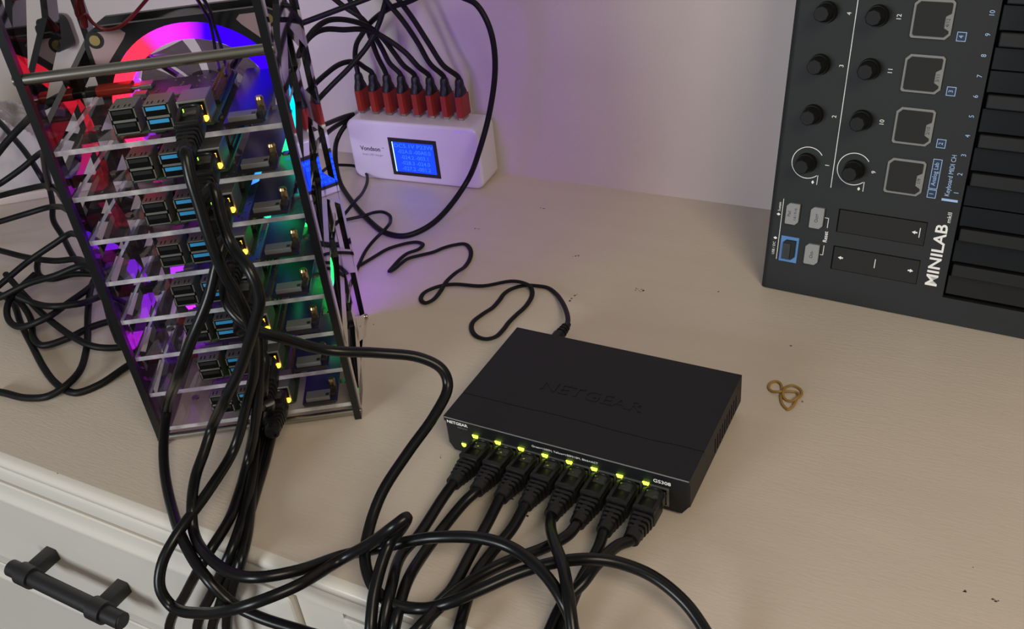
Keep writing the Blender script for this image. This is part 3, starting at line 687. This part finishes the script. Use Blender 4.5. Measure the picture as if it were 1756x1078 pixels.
left = [
 ([(85,176,'s',-14),(45,208,'z',170),(6,250,'z',150),(-20,290,'z',130)], 'black cable with a red plug in the topmost board, leaving the rack at left'),
 ([('L',-20,74,196),(81,320,'z',60),(70,302,'z',72),(50,270,'z',82),(28,242,'z',90),(-15,200,'z',95)], 'black cable from the second board running steeply up to the left edge'),
 ([('L',-22,76,166),(70,262,'z',95),(37,289,'z',80),(6,311,'z',70),(-15,325,'z',66)], 'black cable from the third board crossing above the crumpled cloth'),
 ([('L',-24,80,136),(80,318,'z',70),(42,325,'z',60),(6,334,'z',52),(-15,340,'z',48)], 'black cable from the fourth board lying level across the cloth edge'),
 ([('L',-24,84,112),(90,354,'z',40),(46,366,'z',34),(6,378,'z',28),(-15,384,'z',25)], 'black cable standing alone above the cream board edge, left of the rack'),
 ([('L',-26,80,82),(122,400,'z',50),(93,418,'z',42),(46,450,'z',30),(6,483,'z',22),(-15,500,'z',18)], 'black cable slanting down leftward through the top of the tangle'),
 ([('L',-26,76,60),(139,445,'z',26),(93,447,'z',20),(46,441,'z',18),(6,431,'z',18),(-15,426,'z',18)], 'black cable running nearly level through the upper tangle'),
 ([('L',-26,66,36),(150,455,'z',44),(93,473,'z',36),(46,487,'z',28),(6,507,'z',20),(-15,515,'z',16)], 'black cable slanting across the middle of the tangle'),
]
for i, (spec, lbl) in enumerate(left):
    face = tl(37.2, 5 + 73.5, LV[i] + 6 + 3.1)
    e = empty('usb_cable', face)
    x = -TV; y = TU; usb_plug(e, frame((0, 0, 0), x, y, Vector(x).cross(y)))
    P = [face - TU * 40, face - TU * 46] + resolve(spec); d = (P[-1] - P[-2]); d.z = 0; d.normalize(); q = P[-1]
    P += [q + d * 50 + Vector((0, 0, -q.z * .5)), Vector((q.x, q.y, 3)) + d * 120, Vector((q.x, q.y, 3)) + d * 150]
    cord('cord', P, 2.7, M['softcable'], e)
    tag(e, lbl, 'cable', 'power cables with red plugs at the rack')
loops = [
 ([(84,318,'z',50),(90,348,'z',40),(91,376,'z',30),(107,404,'z',22),(126,440,'z',14),(150,470,'z',8)], 'short black cable curving down close beside the left side of the rack'),
 ([(-12,500,'z',8),(19,515,'z',6),(36,555,'z',5),(56,594,'z',4),(75,630,'z',4),(93,654,'z',4),(113,669,'z',3),(134,673,'z',3),(171,659,'z',3),(213,631,'z',4),(245,610,'z',4)], 'black cable whose low loop runs under the rack foot at the lower left'),
 ([(-12,670,'z',3),(6,673,'z',3),(46,682,'z',3),(88,677,'z',6),(130,645,'z',9),(148,600,'z',8),(151,534,'z',10),(157,490,'z',14),(180,450,'z',12)], 'black cable sweeping in a wide arc, lowest of the tangle at the left edge'),
 ([(20,505,'z',14),(40,525,'z',13),(54,550,'z',11),(58,580,'z',9),(74,592,'z',8),(116,580,'z',9),(153,562,'z',9),(183,552,'z',8),(215,545,'z',6)], 'black cable making a small hook before running to the rack, lower tangle'),
 ([(10,470,'z',24),(42,506,'z',18),(79,543,'z',15),(130,580,'z',13),(162,594,'z',10),(199,596,'z',7),(230,590,'z',5)], 'black cable running diagonally down rightward through the tangle'),
 ([(60,470,'z',20),(18,512,'z',16),(12,538,'z',13),(22,556,'z',12),(40,560,'z',13),(83,543,'z',19),(116,520,'z',17),(150,496,'z',15),(180,470,'z',10)], 'black cable with a tight bend at the left edge of the tangle'),
 ([(30,508,'z',26),(60,520,'z',21),(93,525,'z',24),(139,520,'z',21),(164,511,'z',14),(195,500,'z',8)], 'black cable lying nearly level below the middle of the tangle'),
 ([(66,440,'z',14),(64,462,'z',9),(70,474,'z',6),(92,478,'z',6),(125,470,'z',8),(165,470,'z',8)], 'short black cable making a small U bend inside the tangle'),
]
for spec, lbl in loops:
    tag(cord('cable_loop', resolve(spec), 2.7, M['softcable']), lbl, 'cable', 'loose cables tangled left of the rack')

# ------------------------------------------------------------------ charger
CB = Vector((-154.9, 330.5, 0)); CA = math.radians(4.23); CU = Vector((math.cos(CA), math.sin(CA), 0)); CV = Vector((-math.sin(CA), math.cos(CA), 0))
ch = empty('usb_charger', CB, CA)
tag(ch, 'glossy white multi-port USB charger with a lit blue screen, against the wall', 'charger')
mb = MB(); out = rrect(-143, 0, 0.4, 62.5, 9, 8); g = []
for ins, y in ((3.0, 0), (1.2, .5), (.3, 1.6), (0, 3.2), (0, 33), (.3, 34.6), (1.2, 35.6), (3, 36)):
    g.append([mb.v((x, y, z)) for x, z in rrect(-143 + ins, -ins, .4 + ins, 62.5 - ins, 9 - ins * .5, 8)])
for A, B in zip(g, g[1:]):
    for k in range(len(A)): mb.bm.faces.new([A[k], A[(k + 1) % len(A)], B[(k + 1) % len(A)], B[k]])
mb.bm.faces.new(g[0]); mb.bm.faces.new(g[-1][::-1]); mb.build('body', M['white'], ch, True)
for x in (-125, -18): MB().box(x - 8, x + 8, 6, 30, 0, .6).build('foot', M['black'], ch)
MB().box(-97.5, -45.0, -.35, .3, 8.2, 47.2).build('screen_bezel', M['black'], ch)
sc = MB().box(-92.8, -48.8, -.5, -.3, 12.0, 43.2).build('screen', M['screen'], ch)
MB().box(-93.6, -92.6, -.6, -.3, 12.0, 43.2).build('backlight_edge', M['screenedge'], sc)
CF = lambda x, z: frame((x, -.55, z), (1, 0, 0), (0, 0, 1), (0, -1, 0))
for k, t_ in enumerate(['DC5.1V P23W', '-02A.0 -00A0.0', '-024.2 -003.1', '-028.3 -024.0', '-027.2 -001.2']):
    text('screen_digits', t_, 5.6, M['screentxt'], sc, CF(-70.5, 39.4 - 5.9 * k), ext=.02, sx=1.25 if k == 0 else 1.05)
CF0 = lambda x, z: frame((x, -.05, z), (1, 0, 0), (0, 0, 1), (0, -1, 0))
text('lettering', 'Vondson', 6.4, M['print_dark'], ch, CF0(-119.5, 33.2), bold=.12, sx=.98)
text('lettering', 'TM', 1.6, M['print_dark'], ch, CF0(-105, 35))
text('lettering', 'Smart USB Charger', 2.9, M['print_grey'], ch, CF0(-118, 27.0))
MB().prism(rrect(-25, -11.5, 57.6, 58.8, .5), -.0, .5, 'y').build('status_light', M['statusled'], ch)
U = [
 [(609,100,'y',345),(611,77,'y',343),(620,60,'y',340),(636,38,'y',335),(668,14,'y',330),(700,3,'y',325),(740,-14,'y',320)],
 [(626,116,'y',340),(612,107,'y',330),(597,106,'y',320),(579,112,'y',305),(560,126,'y',290),(532,152,'y',265),(500,190,'y',240)],
 [(648,98,'y',340),(638,72,'y',335),(627,44,'y',330),(608,15,'y',326),(592,-14,'y',322)],
 [(668,108,'y',342),(655,83,'y',339),(641,60,'y',335),(622,33,'y',328),(591,12,'y',322),(562,-10,'y',315)],
 [(692,112,'y',340),(676,91,'y',336),(656,65,'y',328),(634,47,'y',318),(608,37,'y',305),(579,33,'y',290),(560,36,'y',280),(535,55,'y',262),(510,100,'y',240)],
 [(718,115,'y',340),(696,91,'y',336),(668,70,'y',330),(641,55,'y',322),(618,50,'y',312),(589,51,'y',298),(560,50,'y',285),(538,58,'y',270),(516,84,'y',250),(505,120,'y',235)],
 [(738,110,'y',342),(717,74,'y',338),(692,37,'y',333),(668,8,'y',328),(650,-14,'y',325)],
 [(760,112,'y',342),(735,74,'y',338),(706,29,'y',333),(684,0,'y',328),(672,-14,'y',326)]]
ux = [-131.5, -115.8, -100.2, -84.6, -69.2, -53.8, -38.5, -23.1]
nth = ['leftmost', 'second', 'third', 'fourth', 'fifth', 'sixth', 'seventh', 'rightmost']
for k in range(8):
    face = CB + CU * (ux[k] - .5) + CV * 22 + Vector((0, 0, 62.6))
    e = empty('usb_cable', face)
    usb_plug(e, frame((0, 0, 0), CU, (0, 0, -1), Vector(CU).cross(Vector((0, 0, -1)))), 'a')
    P = [face + Vector((0, 0, 36)), face + Vector((0, 0, 40))] + resolve(U[k])
    if U[k][-1][1] < 0: P.append(P[-1] + (P[-1] - P[-2]).normalized() * 70 + Vector((0, 0, -15)))
    cord('cord', P, 2.45, M['softcable'], e)
    tag(e, (f'black USB cable with red plug, {nth[k]} on top of the white charger' if k in (0, 7) else f'black USB cable with red plug, {nth[k]} from the left on top of the charger'), 'cable', 'red plugged cables on the charger')
extra = [
 ([(470,270,'t',140),(548,168,'y',270),(570,145,'y',285),(599,116,'y',300),(632,76,'y',318),(650,40,'y',325),(665,-12,'y',328)], 2.4, 'straight black cable slanting up behind the leftmost charger cables'),
 ([(490,60,'t',140),(515,41,'y',250),(560,24,'y',265),(618,2,'y',285),(660,-14,'y',300)], 2.4, 'straight black cable slanting from the rack top to the upper edge'),
 ([(760,-22,'y',320),(790,-6,'y',318),(815,6,'y',318),(833,32,'y',316),(845,68,'y',315),(849,120,'y',314),(839,195,'y',312),(822,258,'y',300),(803,307,'z',26),(765,361,'z',10),(733,389,'z',5),(696,404,'z',3),(664,400,'z',3),(632,377,'z',3),(601,342,'z',4),(581,307,'z',8),(575,270,'z',22),(578,240,'y',338),(590,218,'y',348),(606,205,'y',362)], 2.5, 'thick black cord hanging in a big loop in front of the white charger'),
 ([(520,228,'y',240),(556,214,'y',300),(591,200,'y',350),(606,196,'y',364)], 2.4, 'short black cable passing behind the left end of the charger, upper one'),
 ([(530,262,'y',240),(558,230,'y',300),(591,208,'y',352),(610,202,'y',364)], 2.4, 'short black cable passing behind the left end of the charger, lower one'),
]
for spec, r, lbl in extra:
    tag(cord('power_cable', resolve(spec), r, M['softcable']), lbl, 'cable')
thin = [
 ([(545,300,'z',30),(569,284,'z',20),(590,283,'z',12),(610,285,'z',7),(627,296,'z',5),(630,310,'z',5),(622,330,'z',6),(607,347,'z',10),(590,368,'z',8),(575,385,'z',6)], 'thin black lead bent in a small loop below the charger corner'),
 ([(570,382,'z',5),(592,377,'z',5),(623,370,'z',9),(642,364,'z',4),(655,363,'z',3),(668,369,'z',3),(670,377,'z',3),(662,391,'z',9),(642,411,'z',4),(627,430,'z',3),(612,462,'z',3),(600,490,'z',3)], 'thin black lead looping over the thick cord beside the rack'),
]
for spec, lbl in thin:
    tag(cord('thin_lead', resolve(spec), 1.5, M['softcable'], n=10), lbl, 'cable', 'thin leads right of the rack')
# flat lead of the switch
fl = [(590,470),(610,459),(640,441),(664,427),(685,420),(702,416),(716,415),(725,419),(718,427),(699,434),(686,444),(676,455),(668,465),(676,461),(688,451),(700,443),(722,437),(743,432),(760,425),(778,420),(797,418),(807,428),(806,443),(797,457),(781,468),(766,482),(754,501),(742,514),(730,519),(722,514),(726,503),(740,495),(760,489),(781,487),(828,490),(875,482),(895,484),(909,491),(913,503),(903,523),(885,540),(873,552),(863,565),(850,577),(834,581),(817,576),(809,565),(811,552),(828,538),(845,527),(856,515),(866,502),(880,494),(901,489),(922,490),(939,493),(953,503),(963,516),(971,533),(974,548),(972,558)]
zf = [2]*7 + [2.5, 3, 3, 3, 2.5, 3.5, 4, 4, 3] + [2]*8 + [5, 3, 2, 2, 2, 2, 2.2, 3] + [2.2]*3 + [5.2, 5.5, 4] + [2]*12 + [2.2]*3 + [4, 7, 10, 12]
while len(zf) < len(fl): zf.insert(-5, 2)
zf = zf[:len(fl)]; zf[-4:] = [5, 9, 13, 15]
e = empty('power_lead', at_z(960, 571, 15))
P = smooth([at_z(x, y, z) for (x, y), z in zip(fl, zf)], 5)
q = at_z(966, 566, 15); face = Vector((24, 101, 15))
face = Vector((at_z(957, 577, 15).x, 101.2, 15))
dirv = (face - P[-1]).normalized()
mb = MB(); base = Vector(e.location) / S
mb.tube([p - base for p in P], 1.9, 10, ry=1.15, up=(0, 0, 1)); mb.build('flat_cord', M['softcable'], e, True)
mb = MB(); a = P[-1] - base - dirv * 2; b = face - base
mb.cyl(a, a + (b - a) * .45, 2.4, 3.6, n=18).cyl(a + (b - a) * .45, b, 4.6, n=20)
for k in range(3): mb.cyl(a + (b - a) * (.12 + .1 * k), a + (b - a) * (.16 + .1 * k), 3.4 + .3 * k, n=16)
mb.build('barrel_plug', M['boot'], e, True)
tag(e, 'thin flat black power lead zigzagging across the top to the back of the switch', 'cable')

# ------------------------------------------------------------------ keyboard controller, stood on its end and leaning on the wall
KO = Vector((131.74, 246.96, 0)); lean, yaw = math.radians(12), math.radians(-3)
KX = Vector((math.cos(yaw), math.sin(yaw), 0)); bk = Vector((-math.sin(yaw), math.cos(yaw), 0))
KY = Vector((0, 0, math.cos(lean))) + bk * math.sin(lean); KN = KX.cross(KY)      # KN points out of the face
KM = Matrix((KX, KY, KN)).transposed().to_4x4(); KM.translation = (KO + Vector((0, 0, .2))) * S
kb = empty('midi_keyboard', (0, 0, 0), mtx=KM)
tag(kb, 'black keyboard controller with knobs and pads standing on end against the wall', 'keyboard')
# lower body: face at n = 0, 40 mm deep; a rounded long edge
mb = MB(); poly = []
KL = 355
poly = [(2.2, -.3), (.6, -1.5), (-.6, -4), (-1, -8), (-1, -30), (3, -36), (216, -36), (219, -30), (219, -4), (217, 0)]
# extruded along KY: body split round the keybed
def slab(x0, x1, y0, y1, n0, n1, bev=0): return MB().box(x0, x1, y0, y1, n0, n1, bev)
lo = []; 
mb.m = Matrix(((1, 0, 0, 0), (0, 0, 1, 0), (0, 1, 0, 0), (0, 0, 0, 1)))
mb.prism([(-1, -34), (-1, -6), (-.2, -2.2), (1.6, -.5), (4, 0), (125.6, 0), (125.6, -11), (219, -11), (219, -34)], 19, 338)
mb.prism([(-1, -34), (-1, -6), (-.2, -2.2), (1.6, -.5), (4, 0), (219, 0), (219, -34)], 0.6, 19)
mb.prism([(-1, -34), (-1, -6), (-.2, -2.2), (1.6, -.5), (4, 0), (219, 0), (219, -34)], 338, KL)
mb.build('case', M['kb'], kb, True)
MB().box(2, 216, 0, 0.6, -33, -1).build('end_cap', M['matte'], kb)
FLAT = lambda x, y, n=0.05: frame((x, y, n), (0, 1, 0), (-1, 0, 0), (0, 0, 1))
# keys: 15 naturals with a 12.7 mm chromatic slot pattern
pat = [0, 2, 4, 5, 7, 9, 11]; sharps = [1, 3, 6, 8, 10]
y0k, pitch = 21.6, 12.63
whites = [12 * o + q for o in range(2) for q in pat] + [24]
blacks = [12 * o + q for o in range(2) for q in sharps]
nat_w = 25 * pitch / 15
for i, sl in enumerate(whites):
    a = y0k + i * nat_w; k = MB()
    rear0 = y0k + sl * pitch - (0 if (sl % 12) in (0, 5) else pitch * .5 - 0) ; rear1 = y0k + (sl + 1) * pitch + (0 if (sl % 12) in (4, 11) or sl == 24 else pitch * .5)
    if sl % 12 not in (0, 5): rear0 = y0k + sl * pitch + 0.0
    rear0 = y0k + sl * pitch + .4; rear1 = y0k + (sl + 1) * pitch - .4
    if i and whites[i - 1] == sl - 2: rear0 -= 1.6
    if sl < 24 and sl % 12 not in (4, 11): rear1 += 1.6
    k.box(126.8, 186, rear0, rear1, -11, -.6, .4); k.box(185.5, 216, a + .4, a + nat_w - .4, -11, -.6, .4)
    k.build('natural_key', M['gloss'], kb)
for sl in blacks:
    a = y0k + sl * pitch; k = MB()
    k.box(128.4, 184, a + 1.9, a + pitch - 1.9, -11, 3.6, .8); kk = k.build('sharp_key', M['matte'], kb)
# knobs
ks = [(21.5, 201.5), (54.4, 201.2), (21.5, 167.4), (54.4, 167.2), (21.5, 133.4), (54.4, 133.2), (21.5, 99.2), (54.4, 98.8)]
ks += [(21.5, 201.5 + 34.1 * k) for k in (1, 2, 3, 4)] + [(54.4, 201.2 + 34.1 * k) for k in (1, 2, 3, 4)]
ks += []
for (x, y) in ks:
    if y > 330: continue
    kn = MB().cyl((x, y, 0), (x, y, 4.5), 7.2, 6.7, n=36).build('knob', M['knob'], kb, True)
    m6 = MB(); g = []
    for (z, r, hexf) in ((4.4, 6.2, .0), (5.5, 6.0, .6), (14.0, 5.3, 1), (14.8, 4.7, 1)):
        row = []
        for k in range(48):
            a = 2 * PI * k / 48; f = math.cos(PI / 8) / math.cos((a % (PI / 4)) - PI / 8); rr = r * (1 - hexf + hexf * f)
            row.append(m6.v((x + rr * math.cos(a), y + rr * math.sin(a), z)))
        g.append(row)
    for A, B in zip(g, g[1:]):
        for k in range(48): m6.bm.faces.new([A[k], A[(k + 1) % 48], B[(k + 1) % 48], B[k]])
    m6.bm.faces.new(g[-1]); m6.bm.faces.new(g[0][::-1]); m6.build('grip', M['knob'], kn, True)
for (x, y, s) in [(36.3, 201.5, '4'), (67.6, 201.2, '12'), (36.1, 167.7, '3'), (67.6, 167.2, '11'), (36.1, 133.6, '2'), (67.6, 133.2, '10'), (36.1, 99.4, '1'), (67.6, 99, '9')]:
    text('lettering', s, 4.1, M['print_white'], kb, FLAT(x, y))
MB().box(40.3, 40.8, 84, 335, 0, .08).build('printed_line', M['print_white'], kb)
for cx, cy in ((22.4, 99.4), (54.2, 99.3)):
    m_ = MB(); n = 60; a0, a1 = math.radians(35), math.radians(312); prev = None
    for k in range(n + 1):
        a = a0 + (a1 - a0) * k / n; row = [m_.v((cx + r * math.cos(a), cy + r * math.sin(a), .06)) for r in (10.9, 11.4)]
        if prev: m_.bm.faces.new([prev[0], prev[1], row[1], row[0]])
        prev = row
    m_.box(cx + 8.0, cx + 8.4, 84.5, cy - 8.0, 0, .08); m_.build('printed_ring', M['print_white'], kb)
    MB().prism([(cx + 4.2, 86), (cx + 5.2, 87.4), (cx + 6.2, 86), (cx + 5.2, 84.6)], 0, .08).build('printed_mark', M['print_white'], kb)
# pads
for k in range(7):
    yc = 98.9 + 34.15 * k; x0, x1 = 75.9, 100.1; y0, y1 = yc - 12, yc + 12
    if y1 > 332: continue
    oc = 3.0
    def octo(i): return [(x0 + i, y0 + oc * .35 + i), (x0 + oc * .35 + i, y0 + i), (x1 - oc - i * .5, y0 + i), (x1 - i, y0 + oc + i * .5), (x1 - i, y1 - oc * .5 - i * .5), (x1 - oc * .5 - i * .5, y1 - i), (x0 + oc + i * .5, y1 - i), (x0 + i, y1 - oc - i * .5)]
    p = MB().prism(octo(0), 0, 1.5).build('drum_pad', M['padrim'], kb)
    inner = octo(1.5); x1i = x1 - 1.5
    notch = [(x1i, y0 + 5.2), (x1 - 4.6, y0 + 7.0), (x1 - 4.6, y0 + 14.0), (x1i, y0 + 16.0)]
    poly = inner[:4] + notch + inner[4:]
    MB().prism(poly, 1.4, 2.3).build('pad_surface', M['pad'], p)
    if k < 4: text('lettering', f'{k+1}/{k+9}', 3.1, M['print_dark'], p, FLAT(x1 - 2.7, y0 + 10.4, 1.55), sx=.95)
for k, s in enumerate('1234'):
    y = 89.8 + 34 * k
    m_ = MB().box(103.7, 109.3, y - 2.9, y + 2.9, 0, .06).build('number_box', M['print_blue'], kb)
    MB().box(104.1, 108.9, y - 2.5, y + 2.5, .03, .1).build('box_fill', M['navy'], m_)
    text('lettering', s, 3.8, M['print_blue'], m_, FLAT(106.4, y, .12))
m_ = MB().box(103.7, 109.3, 93.2, 113.4, 0, .06).build('name_box', M['print_blue'], kb)
MB().box(104.1, 108.9, 93.6, 113.0, .03, .1).build('box_fill', M['navy'], m_)
text('lettering', 'Analog Lab', 4.0, M['print_blue'], m_, FLAT(106.3, 103.3, .12), sx=.88)
text('lettering', 'Keyboard MIDI CH', 4.3, M['print_blue'], kb, FLAT(116.0, 103.6), sx=.82)
MB().box(113.2, 123.2, 86.3, 87.9, 0, .1).build('printed_bar', M['print_blue'], kb)
for k in range(16):
    text('lettering', str(k + 1), 4.3, M['print_blue'], kb, FLAT(121.4, 92.7 + 12.68 * k), sx=.9)
# top row: rear jack marks
MB().box(8.6, 9.0, 24.5, 70.8, 0, .08).build('printed_line', M['print_white'], kb)
text('lettering', 'Sustain', 2.5, M['print_white'], kb, FLAT(6.6, 64.6)); text('lettering', 'USB / DC', 2.5, M['print_white'], kb, FLAT(5.9, 32.6))
for x, y in ((6.4, 58.8), (6.2, 40.5)): MB().prism([(x - 1.5, y), (x, y + 1.1), (x + 1.5, y), (x, y - 1.1)], 0, .08).build('printed_mark', M['print_white'], kb)
def button(x0, x1, y0, y1, lines, m_='button'):
    b = MB().prism([(x0 + .5, y0), (x1 - 2.2, y0), (x1, y0 + 2.2), (x1, y1 - .5), (x1 - .5, y1), (x0 + 2.2, y1), (x0, y1 - 2.2), (x0, y0 + .5)], 0, 2.6)
    b = b.build('button', M[m_], kb)
    for (t_, dx, dy, sz) in lines: text('lettering', t_, sz, M['print_dark'], b, FLAT((x0 + x1) / 2 + dx, (y0 + y1) / 2 + dy, 2.65), sx=.9)
button(12.2, 21.6, 53.4, 69.0, [('Pad', -2.2, 0, 3.2), ('1-8 / 9-16', 2.2, 0, 2.6)])
button(29.7, 39.0, 53.4, 68.8, [('Oct+', 0, 0, 3.4)])
button(29.4, 39.2, 25.9, 41.2, [('Oct-', 0, 0, 3.4)])
b = MB().box(10.6, 23.6, 23.8, 43.2, 0, .12).build('key_surround', M['bluekey'], kb)
b2 = MB().prism([(12.8, 26.4), (19.8, 26.4), (21.8, 28.4), (21.8, 40.8), (14.6, 40.8), (12.8, 39)], .1, 2.4).build('shift_button', M['matte'], kb)
MB().prism([(13.0, 27.0), (18.6, 27.0), (18.6, 38.6), (13.0, 38.6)], 2.2, 3.0).build('button_cap', M['black'], b2)
text('lettering', 'Shift', 3.0, M['print_dark'], b2, FLAT(15.8, 32.8, 3.05))
text('lettering', 'Reset', 4.0, M['print_white'], kb, FLAT(42.0, 47.6), bold=.05, sx=.9)
MB().box(42, 42.4, 54.4, 61.8, 0, .08).box(39.6, 42.4, 61.4, 61.8, 0, .08).build('printed_line', M['print_white'], kb); MB().box(41.6, 42.0, 33.7, 41, 0, .08).box(39.8, 42.0, 33.6, 34.0, 0, .08).build('printed_line', M['print_white'], kb)
for (y0, y1) in ((52.8, 70), (24.6, 42.5)):
    x0, x1 = 48.4, 107.6; m_ = MB()
    m_.box(x0, x0 + 1.0, y0, y1, 0, .06).box(x0, x1, y1 - .7, y1, 0, .05).box(x1 - .4, x1, y0, y1, 0, .05).box(x0, x1, y0, y0 + .4, 0, .05)
    st_ = m_.build('touch_strip', M['hole'], kb)
    MB().box(x0 + 1, x1 - .4, y0 + .4, y1 - .7, 0, .25).build('strip_surface', M['pad'], st_)
def arrow(x, y, d, n=.35):
    MB().prism([(x - d * 2.0, y), (x + d * .2, y + 1.3), (x + d * .2, y + .5), (x + d * 1.6, y + .5), (x + d * 1.6, y - .5), (x + d * .2, y - .5), (x + d * .2, y - 1.3)], n - .1, n).build('printed_arrow', M['print_white'], kb)
arrow(100.6, 61.6, 1); arrow(54.6, 34.2, 1); arrow(102.1, 33.9, -1)
MB().box(103.4, 103.9, 58.4, 65.2, .2, .35).build('printed_line', M['print_white'], kb); MB().box(78.0, 78.5, 31.0, 37.6, .2, .35).build('printed_line', M['print_white'], kb)
text('lettering', 'MINILAB', 10.6, M['print_white'], kb, FLAT(117.2, 47.6), bold=.2, sx=1.12)
text('lettering', 'mkII', 3.8, M['print_white'], kb, FLAT(120.2, 75.4), sx=1.15)
